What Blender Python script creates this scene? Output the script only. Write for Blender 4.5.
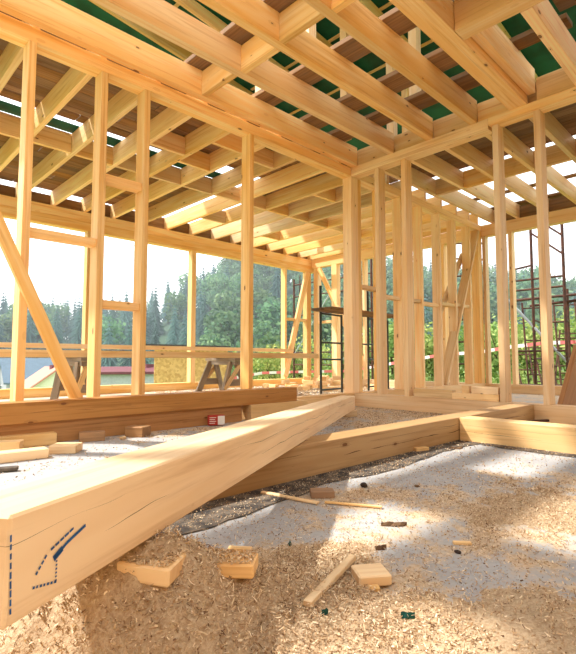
import bpy, bmesh, math, random
import numpy as np
from mathutils import Vector, Matrix, Quaternion
random.seed(7); RNG = np.random.default_rng(7)
for _o in list(bpy.data.objects): bpy.data.objects.remove(_o, do_unlink=True)
scene = bpy.context.scene
COL = scene.collection

# ------------------------------------------------------------------ camera
FPX = 481.58; YAW = math.radians(45.745); PITCH = math.radians(3.926); CAMZ = 0.57
FW = Vector((math.cos(YAW)*math.cos(PITCH), math.sin(YAW)*math.cos(PITCH), math.sin(PITCH)))
RT = Vector((math.sin(YAW), -math.cos(YAW), 0)); UP = RT.cross(FW)
cd = bpy.data.cameras.new('camera'); cam = bpy.data.objects.new('camera', cd); COL.objects.link(cam)
cd.sensor_fit = 'HORIZONTAL'; cd.sensor_width = 36; cd.lens = FPX/576*36; cd.clip_end = 2000; cd.clip_start = .02
m = Matrix((RT, UP, -FW)).transposed().to_4x4(); m.translation = (0, 0, CAMZ); cam.matrix_world = m
scene.camera = cam

def ray(px, py): return FW + RT*((px-288)/FPX) - UP*((py-327)/FPX)
def at(px, py, ax, v):
    d = ray(px, py); o = Vector((0, 0, CAMZ)); return o + d*((v-o[ax])/d[ax])
def gz(px, py, z=0.0): return at(px, py, 2, z)
def far(px, dist):
    d = ray(px, 360); d.z = 0; d.normalize(); return Vector((d.x*dist, d.y*dist, 0))

# ------------------------------------------------------------------ world, sun, exposure
w = bpy.data.worlds.new('world'); scene.world = w; w.use_nodes = True
nt = w.node_tree; nt.nodes.clear()
wo = nt.nodes.new('ShaderNodeOutputWorld'); bg = nt.nodes.new('ShaderNodeBackground')
bg.inputs[0].default_value = (0.92, 0.96, 1.0, 1); bg.inputs[1].default_value = 2.6
nt.links.new(bg.outputs[0], wo.inputs[0])
SUN = Vector((-.40, .47, .79)).normalized()
sl = bpy.data.lights.new('sun', 'SUN'); sl.energy = 8.0; sl.angle = math.radians(1.8); sl.color = (1, .95, .87)
so = bpy.data.objects.new('sun', sl); COL.objects.link(so); so.rotation_euler = SUN.to_track_quat('Z', 'Y').to_euler(); so.location = SUN*30
vs = scene.view_settings; vs.view_transform = 'Standard'; vs.look = 'None'; vs.gamma = 1; vs.use_curve_mapping = False
vs.exposure = -0.20

# ------------------------------------------------------------------ material helpers
class NT:
    def __init__(s, name):
        s.m = bpy.data.materials.new(name); s.m.use_nodes = True; s.t = s.m.node_tree
        s.t.nodes.clear(); s.out = s.n('OutputMaterial'); s.b = s.n('BsdfPrincipled'); s.l(s.b.outputs[0], s.out.inputs[0])
        s.b.inputs['Roughness'].default_value = .7; s.b.inputs['Specular IOR Level'].default_value = .3
    def n(s, t, **k):
        x = s.t.nodes.new('ShaderNode'+t)
        for a, v in k.items(): setattr(x, a, v)
        return x
    def l(s, a, b): s.t.links.new(a, b)
    def val(s, sock, v):
        if hasattr(v, 'links') or isinstance(v, bpy.types.NodeSocket): s.l(v, sock)
        else: sock.default_value = v
    def math(s, op, a, b=0.0, c=0.0):
        x = s.n('Math', operation=op); s.val(x.inputs[0], a); s.val(x.inputs[1], b)
        if op in ('MULTIPLY_ADD', 'SMOOTH_MIN'): s.val(x.inputs[2], c)
        return x.outputs[0]
    def mix(s, f, a, b, bt='MIX'):
        x = s.n('MixRGB', blend_type=bt); s.val(x.inputs[0], f); s.val(x.inputs[1], a); s.val(x.inputs[2], b); return x.outputs[0]
    def noise(s, vec, sc, det=3, rough=.55, dist=0.0):
        x = s.n('TexNoise'); s.l(vec, x.inputs['Vector']); x.inputs['Scale'].default_value = sc
        x.inputs['Detail'].default_value = det; x.inputs['Roughness'].default_value = rough; x.inputs['Distortion'].default_value = dist
        return x.outputs['Fac']
    def mapping(s, vec, scale):
        x = s.n('Mapping'); s.l(vec, x.inputs[0]); x.inputs['Scale'].default_value = scale; return x.outputs[0]
    def ramp(s, f, a, b):
        x = s.n('MapRange'); x.interpolation_type = 'SMOOTHSTEP'; s.l(f, x.inputs[0]); x.inputs[1].default_value = a; x.inputs[2].default_value = b; return x.outputs[0]
    def bump(s, h, st=.2, dist=.01):
        x = s.n('Bump'); x.inputs['Strength'].default_value = st; x.inputs['Distance'].default_value = dist; s.l(h, x.inputs['Height']); s.l(x.outputs[0], s.b.inputs['Normal'])
def rgb(*c): return (c[0], c[1], c[2], 1)
def srgb(r, g, b):
    f = lambda u: ((u/255+.055)/1.055)**2.4 if u > 10 else u/255/12.92
    return (f(r), f(g), f(b), 1)

def wood(name, pale, mid, dark, knots=1.0, cracks=0.0, vary=.35, rough=.62, weather=0.0):
    k = NT(name)
    tc = k.n('TexCoord'); oi = k.n('ObjectInfo')
    off = k.n('VectorMath', operation='ADD'); k.l(tc.outputs['Object'], off.inputs[0])
    cmb = k.n('CombineXYZ'); r50 = k.math('MULTIPLY', oi.outputs['Random'], 61.0)
    k.l(r50, cmb.inputs[0]); k.l(k.math('MULTIPLY', oi.outputs['Random'], 17.3), cmb.inputs[1]); k.l(k.math('MULTIPLY', oi.outputs['Random'], 29.7), cmb.inputs[2])
    k.l(cmb.outputs[0], off.inputs[1]); v = off.outputs[0]
    grain = k.noise(k.mapping(v, (1.3, 38, 38)), 1.0, 4, .6, .4)
    broad = k.noise(k.mapping(v, (.9, 9, 9)), 1.0, 2, .5, .8)
    wv = k.n('TexWave'); wv.wave_type = 'BANDS'; wv.bands_direction = 'Y'; k.l(k.mapping(v, (.5, 7, 5)), wv.inputs[0])
    wv.inputs['Scale'].default_value = 1.4; wv.inputs['Distortion'].default_value = 5; wv.inputs['Detail'].default_value = 2; wv.inputs['Detail Scale'].default_value = .8
    c = k.mix(k.ramp(broad, .3, .75), pale, mid)
    c = k.mix(k.math('MULTIPLY', k.ramp(wv.outputs['Fac'], .45, .95), .45), c, mid)
    c = k.mix(k.math('MULTIPLY', k.ramp(grain, .48, .74), .50), c, dark)
    # per-piece tone
    tone = k.n('HueSaturation'); k.l(c, tone.inputs['Color'])
    k.l(k.math('MULTIPLY_ADD', oi.outputs['Random'], vary, 1.0-vary*.55), tone.inputs['Value'])
    frac = k.math('FRACT', k.math('MULTIPLY', oi.outputs['Random'], 7.7)); k.l(k.math('MULTIPLY_ADD', frac, .25, .9), tone.inputs['Saturation'])
    c = tone.outputs[0]
    if knots > 0:
        vo = k.n('TexVoronoi'); k.l(k.mapping(v, (4.2, 10, 10)), vo.inputs['Vector']); vo.inputs['Scale'].default_value = 1.0
        sep = k.n('SeparateColor'); k.l(vo.outputs['Color'], sep.inputs[0])
        size = k.math('MULTIPLY', k.math('MAXIMUM', k.math('SUBTRACT', sep.outputs[0], .52), 0.0), .26)
        kn = k.math('LESS_THAN', vo.outputs['Distance'], size)
        halo = k.math('LESS_THAN', vo.outputs['Distance'], k.math('MULTIPLY', size, 1.8))
        c = k.mix(k.math('MULTIPLY', halo, .22*knots), c, dark)
        c = k.mix(k.math('MULTIPLY', kn, .85*knots), c, srgb(112, 66, 34))
    if cracks > 0:
        sx = k.n('SeparateXYZ'); k.l(tc.outputs['Object'], sx.inputs[0])
        wob = k.noise(k.mapping(v, (1.1, .01, .01)), 1.0, 3, .6)
        wob2 = k.noise(k.mapping(v, (1.7, .01, .01)), 2.3, 2)
        for cz, msk in ((.01, wob2), (-.035, wob)):
            zz = k.math('ADD', sx.outputs[2], k.math('MULTIPLY_ADD', wob, .09, -.045+cz))
            thick = k.math('MULTIPLY', k.math('MAXIMUM', k.math('SUBTRACT', msk, .45), 0.0), .008*cracks)
            cr = k.math('LESS_THAN', k.math('ABSOLUTE', zz), thick)
            c = k.mix(k.math('MULTIPLY', cr, .85), c, srgb(70, 38, 18))
    if weather > 0:
        wn = k.noise(k.mapping(v, (2, 6, 6)), 1.6, 5, .65)
        c = k.mix(k.math('MULTIPLY', k.ramp(wn, .4, .7), weather), c, srgb(120, 108, 98))
    sn = k.n('SeparateXYZ'); k.l(tc.outputs['Normal'], sn.inputs[0])
    c = k.mix(k.math('MULTIPLY', k.math('GREATER_THAN', k.math('ABSOLUTE', sn.outputs[0]), .8), .45), c, dark)   # darker end grain
    k.l(c, k.b.inputs['Base Color']); k.b.inputs['Roughness'].default_value = rough
    k.bump(grain, .12, .004)
    return k.m

M = {}
M['frame'] = wood('pine_framing', srgb(250, 217, 166), srgb(241, 192, 128), srgb(198, 138, 76))
M['rim'] = M['frame']
M['beam'] = wood('pine_beam', srgb(240, 210, 166), srgb(228, 190, 138), srgb(188, 140, 88), knots=1.0, cracks=.55, vary=.15)
M['old'] = wood('aged_pine', srgb(200, 150, 98), srgb(180, 128, 78), srgb(130, 84, 46), cracks=.8, vary=.2)
M['tan'] = wood('tan_beam', srgb(192, 162, 124), srgb(174, 140, 102), srgb(132, 96, 64), cracks=2.2, vary=.1)
M['off'] = wood('pine_offcut', srgb(250, 220, 172), srgb(232, 190, 132), srgb(190, 138, 84), vary=.4)
M['offdark'] = wood('grey_offcut', srgb(190, 150, 110), srgb(160, 120, 84), srgb(110, 78, 50), vary=.3, weather=.4)
M['plank'] = wood('rough_plank', srgb(160, 122, 84), srgb(128, 94, 62), srgb(80, 58, 40), knots=.6, vary=.6, rough=.85, weather=.35)
M['horse'] = wood('weathered_sawhorse_wood', srgb(186, 168, 146), srgb(160, 142, 120), srgb(104, 90, 76), vary=.3, weather=.5)

def simple(name, col, rough=.6, metal=0.0, var=.0, scale=6, col2=None, bump=0.0):
    k = NT(name); k.b.inputs['Roughness'].default_value = rough; k.b.inputs['Metallic'].default_value = metal
    tc = k.n('TexCoord'); nz = k.noise(tc.outputs['Object'], scale, 4)
    k.l(k.mix(k.ramp(nz, .35, .7), col, col2 if col2 else tuple(c*(1-var) for c in col[:3])+(1,)), k.b.inputs['Base Color'])
    if bump: k.bump(nz, bump, .02)
    return k.m
M['green'] = simple('green_membrane', srgb(16, 100, 82), .55, var=.5, scale=2.5)
M['black'] = simple('black_bitumen', srgb(58, 54, 52), .8, col2=srgb(120, 108, 94), scale=14, bump=.3)
M['steel'] = simple('dark_green_steel', srgb(52, 66, 58), .5, .2, col2=srgb(70, 60, 48), scale=9)
M['rust'] = simple('rusty_steel', srgb(98, 62, 48), .7, .2, col2=srgb(66, 48, 44), scale=12)
M['galv'] = simple('galvanised_steel', srgb(170, 178, 184), .4, .6, var=.2)
M['tapewhite'] = simple('white_tape', srgb(245, 238, 236), .5, var=.05)
M['tapered'] = simple('red_tape', srgb(235, 120, 120), .5, var=.1)
M['blue'] = simple('blue_marker', srgb(38, 92, 148), .6, var=.3, scale=40)
M['white'] = simple('white_card', srgb(238, 232, 224), .6, var=.08)
M['red'] = simple('red_print', srgb(186, 60, 48), .6, var=.15)
M['stone'] = simple('dark_stone', srgb(60, 46, 38), .9, var=.4, scale=30)
M['bark'] = simple('brown_bark', srgb(118, 92, 68), .95, col2=srgb(84, 62, 46), scale=25)
M['teal'] = simple('teal_plastic', srgb(18, 78, 74), .4, var=.3)
M['trunk'] = simple('tree_bark', srgb(92, 76, 60), .9, var=.4, scale=4)
M['plaster'] = simple('cream_plaster', srgb(226, 228, 196), .9, var=.06)
M['greywall'] = simple('grey_concrete_wall', srgb(176, 178, 180), .9, var=.15)
M['rooftile'] = simple('salmon_roof', srgb(206, 142, 122), .8, var=.1, scale=2)
M['roofred'] = simple('maroon_roof', srgb(112, 64, 70), .7, var=.15, scale=2)
M['roofblue'] = simple('slate_roof', srgb(96, 116, 132), .7, var=.15, scale=2)
M['glass'] = simple('window_glass', srgb(70, 92, 100), .15, var=.2)
M['darkedge'] = simple('dark_roof_edge', srgb(66, 62, 60), .7, var=.2)

k = NT('osb_board'); tc = k.n('TexCoord'); vo = k.n('TexVoronoi'); k.l(k.mapping(tc.outputs['Object'], (1, 1, 2.4)), vo.inputs['Vector']); vo.inputs['Scale'].default_value = 16
sp = k.n('SeparateColor'); k.l(vo.outputs['Color'], sp.inputs[0])
k.l(k.mix(sp.outputs[0], srgb(228, 188, 130), srgb(198, 152, 96)), k.b.inputs['Base Color']); M['osb'] = k.m

def leafmat(name, a, b, trans=.25, sc=.5):
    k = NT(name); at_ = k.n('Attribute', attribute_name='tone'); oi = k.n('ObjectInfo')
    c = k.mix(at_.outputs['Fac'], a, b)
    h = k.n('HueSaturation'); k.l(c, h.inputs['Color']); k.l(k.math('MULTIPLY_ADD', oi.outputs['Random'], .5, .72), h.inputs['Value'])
    k.l(k.math('MULTIPLY_ADD', k.math('FRACT', k.math('MULTIPLY', oi.outputs['Random'], 9.1)), .06, .475), h.inputs['Hue'])
    k.l(h.outputs[0], k.b.inputs['Base Color']); k.b.inputs['Roughness'].default_value = .8; k.b.inputs['Specular IOR Level'].default_value = .1
    if trans:
        tr = k.n('BsdfTranslucent'); k.l(h.outputs[0], tr.inputs[0]); mx = k.n('MixShader'); mx.inputs[0].default_value = trans
        k.l(k.b.outputs[0], mx.inputs[1]); k.l(tr.outputs[0], mx.inputs[2]); k.l(mx.outputs[0], k.out.inputs[0])
    return k.m
M['conifer'] = leafmat('conifer_needles', srgb(58, 90, 88), srgb(96, 132, 118), .2)  # tree greens shifted bluish and paler, distance haze partly put into the colour
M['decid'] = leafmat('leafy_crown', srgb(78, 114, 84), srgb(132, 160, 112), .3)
M['shrub'] = leafmat('shrub_leaves', srgb(112, 142, 74), srgb(186, 198, 122), .3)

# grassy ground
k = NT('grass_ground'); tc = k.n('TexCoord'); n1 = k.noise(tc.outputs['Object'], .35, 5); n2 = k.noise(tc.outputs['Object'], 9, 3)
c = k.mix(k.ramp(n1, .35, .65), srgb(96, 130, 62), srgb(146, 166, 84)); c = k.mix(k.math('MULTIPLY', k.ramp(n2, .4, .7), .4), c, srgb(78, 100, 54))
vl = k.n('VectorMath', operation='LENGTH'); k.l(tc.outputs['Object'], vl.inputs[0])   # woodland floor on the far hill
c = k.mix(k.ramp(k.math('ADD', vl.outputs['Value'], k.math('MULTIPLY', n1, 14.0)), 80, 96), c, srgb(62, 88, 66))
k.l(c, k.b.inputs['Base Color']); k.b.inputs['Roughness'].default_value = .95; M['grass'] = k.m

# concrete slab, dusted with sawdust by a mesh attribute
k = NT('dusty_concrete'); tc = k.n('TexCoord'); at_ = k.n('Attribute', attribute_name='dust')
n1 = k.noise(tc.outputs['Object'], 1.6, 5, .6); n2 = k.noise(tc.outputs['Object'], 60, 4, .7); n3 = k.noise(tc.outputs['Object'], 22, 5, .7)
conc = k.mix(k.ramp(n1, .3, .7), srgb(160, 160, 162), srgb(186, 185, 184)); conc = k.mix(k.math('MULTIPLY', k.ramp(n2, .45, .7), .35), conc, srgb(140, 138, 138))
dust = k.mix(k.ramp(n2, .3, .7), srgb(186, 160, 130), srgb(216, 196, 168))
f = k.ramp(k.math('ADD', at_.outputs['Fac'], k.math('MULTIPLY_ADD', n3, 1.5, -.75)), .22, .72)
k.l(k.mix(f, conc, dust), k.b.inputs['Base Color']); k.b.inputs['Roughness'].default_value = .9; k.bump(n3, .25, .01); M['slab'] = k.m
k = NT('sawdust'); tc = k.n('TexCoord'); n2 = k.noise(tc.outputs['Object'], 110, 4, .75); n1 = k.noise(tc.outputs['Object'], 9, 3)
c = k.mix(k.ramp(n2, .3, .7), srgb(174, 146, 114), srgb(214, 192, 160)); c = k.mix(k.math('MULTIPLY', n1, .3), c, srgb(164, 132, 98))
k.l(c, k.b.inputs['Base Color']); k.b.inputs['Roughness'].default_value = .95; k.bump(n2, .6, .01); M['sawdust'] = k.m
k = NT('shavings'); at_ = k.n('Attribute', attribute_name='tone')
cr = k.n('ValToRGB'); k.l(at_.outputs['Fac'], cr.inputs[0]); e = cr.color_ramp.elements
e[0].color = srgb(118, 88, 62); e[1].color = srgb(250, 232, 200); x = cr.color_ramp.elements.new(.35); x.color = srgb(184, 152, 116); x = cr.color_ramp.elements.new(.7); x.color = srgb(216, 190, 154)
k.l(cr.outputs[0], k.b.inputs['Base Color']); k.b.inputs['Roughness'].default_value = .7; M['shaving'] = k.m

# ------------------------------------------------------------------ object helpers
def link(o): COL.objects.link(o); return o
def empty(name, loc=(0, 0, 0)):
    o = bpy.data.objects.new(name, None); o.location = loc; o.empty_display_size = .1; return link(o)
def tag(o, label=None, cat=None, group=None, kind=None):
    if label: o['label'] = label
    if cat: o['category'] = cat
    if group: o['group'] = group
    if kind: o['kind'] = kind
    return o
def adopt(o, parent):
    if parent is not None:
        o.parent = parent; o.matrix_parent_inverse = Matrix.LocRotScale(parent.location, parent.rotation_euler, parent.scale).inverted()
    return o
_boxcache = {}
def boxmesh(L, W, H, mat, bev=.003):
    key = (round(L, 3), round(W, 3), round(H, 3), mat.name, bev)
    if key in _boxcache: return _boxcache[key]
    bm = bmesh.new(); bmesh.ops.create_cube(bm, size=1); bmesh.ops.scale(bm, vec=(L, W, H), verts=bm.verts)
    if bev: bmesh.ops.bevel(bm, geom=list(bm.edges), offset=min(bev, W*.2, H*.2), segments=1, affect='EDGES')
    me = bpy.data.meshes.new('timber'); bm.to_mesh(me); bm.free(); me.materials.append(mat); _boxcache[key] = me; return me
def timber(name, p0, p1, W, H, mat='frame', parent=None, roll=0.0, bev=.003, zref=(0, 0, 1)):
    """box whose long axis runs p0 -> p1; W is its width across, H its height along zref"""
    p0 = Vector(p0); p1 = Vector(p1); d = p1-p0; L = d.length; x = d/L
    z = Vector(zref); z = z-x*z.dot(x)
    if z.length < 1e-4: z = Vector((0, 1, 0)); z = z-x*z.dot(x)
    z.normalize(); y = z.cross(x)
    mm = Matrix((x, y, z)).transposed().to_4x4() @ Matrix.Rotation(roll, 4, 'X'); mm.translation = (p0+p1)/2
    o = bpy.data.objects.new(name, boxmesh(L, W, H, M[mat] if isinstance(mat, str) else mat, bev)); o.matrix_world = mm; link(o)
    return adopt(o, parent)
def bx(name, x0, x1, y0, y1, z0, z1, mat='frame', parent=None, bev=.003):
    cx, cy, cz = (x0+x1)/2, (y0+y1)/2, (z0+z1)/2; dx, dy, dz = x1-x0, y1-y0, z1-z0
    if dx >= dy and dx >= dz: return timber(name, (x0, cy, cz), (x1, cy, cz), dy, dz, mat, parent, bev=bev)
    if dy >= dx and dy >= dz: return timber(name, (cx, y0, cz), (cx, y1, cz), dx, dz, mat, parent, bev=bev)
    return timber(name, (cx, cy, z0), (cx, cy, z1), dx, dy, mat, parent, bev=bev, zref=(0, 1, 0))
def meshobj(name, v, f, mat, parent=None, tone=None, mats=None, mi=None):
    me = bpy.data.meshes.new(name); me.from_pydata([tuple(map(float, a)) for a in v], [], [tuple(int(i) for i in a) for a in f])
    for mm in (mats or [mat]): me.materials.append(M[mm])
    if mi is not None: me.polygons.foreach_set('material_index', np.asarray(mi, dtype=np.int32))
    if tone is not None:
        a = me.attributes.new('tone', 'FLOAT', 'POINT'); a.data.foreach_set('value', np.asarray(tone, dtype=np.float32))
    me.update(); o = link(bpy.data.objects.new(name, me)); return adopt(o, parent)
def fastmesh(name, V, F, mat, tone=None, attr='tone'):
    V = np.asarray(V, dtype=np.float32); F = np.asarray(F, dtype=np.int32); n = F.shape[1]
    me = bpy.data.meshes.new(name); me.vertices.add(len(V)); me.vertices.foreach_set('co', V.ravel())
    me.loops.add(F.size); me.loops.foreach_set('vertex_index', F.ravel()); me.polygons.add(len(F))
    me.polygons.foreach_set('loop_start', np.arange(0, F.size, n, dtype=np.int32)); me.polygons.foreach_set('loop_total', np.full(len(F), n, dtype=np.int32))
    if tone is not None:
        a = me.attributes.new(attr, 'FLOAT', 'POINT'); a.data.foreach_set('value', np.asarray(tone, dtype=np.float32))
    me.materials.append(M[mat]); me.update(calc_edges=True); return me
def tube(name, pts, r, mat, parent=None, seg=8):
    """straight or bent round bar through pts"""
    V = []; F = []; n = len(pts); P = [Vector(p) for p in pts]
    for i, p in enumerate(P):
        d = (P[min(i+1, n-1)]-P[max(i-1, 0)]).normalized(); a = d.orthogonal().normalized(); b = d.cross(a)
        for s in range(seg):
            t = 2*math.pi*s/seg; V.append(p+a*(r*math.cos(t))+b*(r*math.sin(t)))
    for i in range(n-1):
        for s in range(seg):
            s2 = (s+1) % seg; F.append((i*seg+s, i*seg+s2, (i+1)*seg+s2, (i+1)*seg+s))
    F.append(tuple(range(seg))[::-1]); F.append(tuple((n-1)*seg+s for s in range(seg)))
    return meshobj(name, V, F, mat, parent)

# numpy fractal value noise
_G = RNG.random((256, 256))
def vnoise(x, y):
    xi = np.floor(x).astype(int); yi = np.floor(y).astype(int); fx = x-xi; fy = y-yi; fx = fx*fx*(3-2*fx); fy = fy*fy*(3-2*fy)
    g = lambda a, b: _G[a % 256, b % 256]
    return (g(xi, yi)*(1-fx)+g(xi+1, yi)*fx)*(1-fy)+(g(xi, yi+1)*(1-fx)+g(xi+1, yi+1)*fx)*fy
def fbm(x, y, s, o=4):
    t = 0; a = .5; n = 0
    for i in range(o): t = t+a*vnoise(x*s+13.7*i, y*s+7.1*i); n += a; a *= .55; s *= 2.1
    return t/n

# ------------------------------------------------------------------ sawdust fields (world space)
HEAVY = [(60, 620, .22, .5), (150, 600, .25, .6), (240, 600, .22, .5), (340, 625, .2, .35), (520, 625, .22, .4), (545, 510, .35, .5), (430, 510, .2, .25), (300, 560, .2, .35), (200, 560, .2, .35), (400, 410, .9, .6), (470, 500, .2, .25), (350, 520, .3, .2), (120, 432, .4, .15)]
LIGHT = [(420, 470, .3, .35), (360, 470, .3, .3), (510, 462, .4, .4), (450, 575, .16, .4), (490, 590, .14, .3), (270, 490, .25, .45), (210, 520, .2, .45), (120, 455, .5, .4), (400, 545, .16, .2), (60, 470, .4, .3), (545, 600, .12, .25), (250, 520, .2, .5), (205, 540, .10, .7), (265, 535, .1, .7), (160, 545, .08, .5)]
HV = [(*gz(a, b)[:2], r, k) for a, b, r, k in HEAVY]; LT = [(*gz(a, b)[:2], r, k) for a, b, r, k in LIGHT]
def cover(x, y):
    c = .40+(fbm(x, y, 3.0, 3)-.5)*1.1+(fbm(x, y, 13, 4)-.5)*1.1
    for cx, cy, r, k in HV: c = c+.75*k*np.exp(-((x-cx)**2+(y-cy)**2)/(2*r*r))
    for cx, cy, r, k in LT: c = c-.6*k*np.exp(-((x-cx)**2+(y-cy)**2)/(2*r*r))
    return c
MOUND = [(95, 645, .10, .08), (160, 628, .10, .095), (225, 618, .085, .07), (285, 600, .07, .035), (150, 672, .10, .05), (60, 668, .10, .05), (250, 640, .12, .02), (345, 625, .10, .02), (550, 640, .14, .03), (330, 560, .1, .012), (560, 510, .2, .02), (20, 650, .12, .04)]
MD = [(*gz(a, b)[:2], r, k) for a, b, r, k in MOUND]
def height(x, y):
    h = np.zeros_like(x)
    for cx, cy, r, k in MD: h = h+k*np.exp(-((x-cx)**2+(y-cy)**2)/(2*r*r))
    h = h*(.55+.9*fbm(x, y, 9, 4))+np.clip(h*14, 0, 1)*(fbm(x, y, 26, 3)-.5)*.035
    return h+(np.clip(cover(x, y), 0, 1.3)-1.0)*.012+(fbm(x, y, 30, 3)-.5)*.010

# ------------------------------------------------------------------ setting: slab, terrain
gx = np.concatenate([np.arange(-1.5, 4.9, .03), np.arange(4.9, 8.91, .1)]); gy = np.concatenate([np.arange(-1.6, 3.8, .03), np.arange(3.8, 8.41, .1)])
gx[-1] = 8.88; gy[-1] = 8.3
XX, YY = np.meshgrid(gx, gy, indexing='ij'); nx, ny = XX.shape
cv = cover(XX, YY)+np.where((YY > 3.9) | (XX > 4.95), .25, 0)
idx = np.arange(nx*ny).reshape(nx, ny); Ft = np.stack([idx[:-1, :-1], idx[1:, :-1], idx[1:, 1:], idx[:-1, 1:]], -1).reshape(-1, 4)
Vt = np.stack([XX, YY, np.zeros_like(XX)], -1).reshape(-1, 3)
# skirt so that the slab has thickness
ring = np.concatenate([idx[:, 0], idx[-1, 1:], idx[-2::-1, -1], idx[0, -2:0:-1]])
Vs = Vt[ring].copy(); Vs[:, 2] = -.3; b0 = len(Vt); nr = len(ring); ii = np.arange(nr); jj = (ii+1) % nr
Fs = np.stack([ring[jj], ring[ii], b0+ii, b0+jj], -1)
fl = link(bpy.data.objects.new('floor', fastmesh('floor', np.vstack([Vt, Vs]), np.vstack([Ft, Fs]), 'slab', np.concatenate([cv.ravel(), np.full(nr, .2)]), 'dust')))
tag(fl, 'concrete floor slab scattered with sawdust', kind='structure')

SKY = [(-60, 296), (0, 306), (60, 306), (100, 306), (150, 296), (200, 276), (225, 260), (260, 252), (300, 254), (345, 244), (390, 256), (440, 272), (480, 268), (520, 274), (560, 280), (650, 285)]
def skyline_tan(theta):
    px = 288+FPX*math.tan(YAW-theta)
    for (a, ya), (b, yb) in zip(SKY, SKY[1:]):
        if a <= px <= b: y = ya+(yb-ya)*(px-a)/(b-a); break
    else: y = SKY[0][1] if px < SKY[0][0] else SKY[-1][1]
    return (360-y)/FPX*math.cos(YAW-theta)
TREEH = 13.0; R1 = 165.0
def sm(a, b, v): t = min(1, max(0, (v-a)/(b-a))); return t*t*(3-2*t)
def ground(x, y):
    r = math.hypot(x, y); th = math.atan2(y, x); th = min(math.radians(84), max(math.radians(8), th)) if -.9 < th < 2.4 else math.radians(45)
    left = sm(math.radians(40), math.radians(62), th)
    low = -.3-left*(1.3*sm(9, 16, r)+4.8*sm(16, 55, r))-(1-left)*(1.2*sm(16, 45, r))
    hill = CAMZ+skyline_tan(th)*R1-TREEH*.8
    return low+(hill-low)*sm(70, R1, r)
rs = [0, 4, 8, 10, 12, 14, 17, 20, 25, 30, 36, 44, 55, 66, 78, 90, 104, 118, 132, 146, 156, 165, 180, 210, 260]
ths = [math.radians(a) for a in np.arange(-24, 121, 2.0)]
V = []; F = []
for r in rs:
    for t in ths: x, y = r*math.cos(t), r*math.sin(t); V.append((x, y, ground(x, y)))
n = len(ths)
for i in range(len(rs)-1):
    for j in range(n-1): F.append((i*n+j, (i+1)*n+j, (i+1)*n+j+1, i*n+j+1))
# the ground wraps on behind the camera
tb = [math.radians(a) for a in np.linspace(120, 336, 20)]; rb = [0, 10, 40, 120]; o0 = len(V)
for r in rb:
    for t in tb: V.append((r*math.cos(t), r*math.sin(t), -.35))
for i in range(len(rb)-1):
    for j in range(len(tb)-1): F.append((o0+i*20+j, o0+(i+1)*20+j, o0+(i+1)*20+j+1, o0+i*20+j+1))
tr = meshobj('terrain', V, F, 'grass'); tag(tr, 'grassy ground rising to wooded hills', kind='structure')
for p in tr.data.polygons: p.use_smooth = True

# ------------------------------------------------------------------ setting: timber frame
ZS = .16      # sill top
ZP0, ZP1 = 2.92, 3.03   # wall plate
ZJ0, ZJ1 = 3.03, 3.27   # joists
def wall(name, label): return tag(empty(name), label, kind='structure')

# left inner wall (runs along X at Y 3.75-3.89)
wl = wall('wall_left', 'open timber stud wall along the left of the room')
bx('sill_plate', -.9, 8.60, 3.75, 3.89, 0, ZS, 'frame', wl)
bx('top_plate', -.9, 4.78, 3.75, 3.89, ZP0, ZP1, 'frame', wl)
bx('top_plate', 4.782, 8.60, 3.75, 3.89, ZP0, ZP1, 'frame', wl)
for x in (1.0, 1.545, 1.923, 3.105): bx('stud', x, x+.055, 3.75, 3.89, ZS, ZP0, 'frame', wl)
bx('stud', .45, .505, 3.75, 3.89, ZS, ZP0, 'frame', wl)
bx('corner_post', 4.78, 4.92, 3.75, 3.89, ZS, ZP0, 'frame', wl)
bx('corner_post', 4.922, 4.99, 3.755, 3.88, ZS, ZP0, 'frame', wl)
for x in (5.42, 5.91, 6.47, 7.03, 7.55, 8.09): bx('stud', x, x+.055, 3.75, 3.89, ZS, ZP0, 'frame', wl)
bx('corner_post', 8.45, 8.595, 3.75, 3.89, ZS, ZP0, 'frame', wl)
bx('noggin', 1.055, 1.545, 3.77, 3.87, 1.475, 1.535, 'frame', wl)
bx('noggin', 1.60, 1.923, 3.77, 3.87, .985, 1.05, 'frame', wl)
bx('noggin', 1.60, 1.923, 3.77, 3.87, 2.02, 2.085, 'frame', wl)
timber('diagonal_brace', (.745, 3.725, 1.72), (1.445, 3.725, .20), .05, .085, 'frame', wl, zref=(1, 0, .4))
xs = [4.99, 5.42, 5.91, 6.47, 7.03, 7.55, 8.09]; zn = [1.50, 1.42, 1.43, 1.41, 1.45, 1.47]
for a, b, z in zip(xs, xs[1:], zn): bx('noggin', a+(.0 if a == 4.99 else .055), b, 3.77, 3.87, z, z+.05, 'frame', wl)
timber('diagonal_brace', (8.46, 3.80, 2.90), (7.16, 3.80, .18), .15, .045, 'frame', wl, zref=(.9, 0, -.4))
timber('diagonal_brace', (8.2, 3.93, 2.45), (7.3, 3.93, 1.30), .045, .10, 'frame', wl, zref=(.8, 0, -.6))

# right inner wall (runs along Y at X 4.80-4.94)
wr = wall('wall_right', 'open timber stud wall along the right of the room')
bx('sill_plate', 4.80, 4.94, -1.4, 3.745, 0, ZS, 'frame', wr)
bx('top_plate', 4.78, 4.93, 1.985, 3.745, ZP0, ZP1, 'frame', wr)
bx('top_plate', 4.77, 4.92, -1.4, 1.98, ZP0+.03, ZP1, 'frame', wr)
for y in (3.345, 2.97, 1.895, 1.50, .9, .3): bx('stud', 4.80, 4.94, y, y+.06, ZS, ZP0 if y > 1.95 else ZP0+.03, 'frame', wr)

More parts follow.
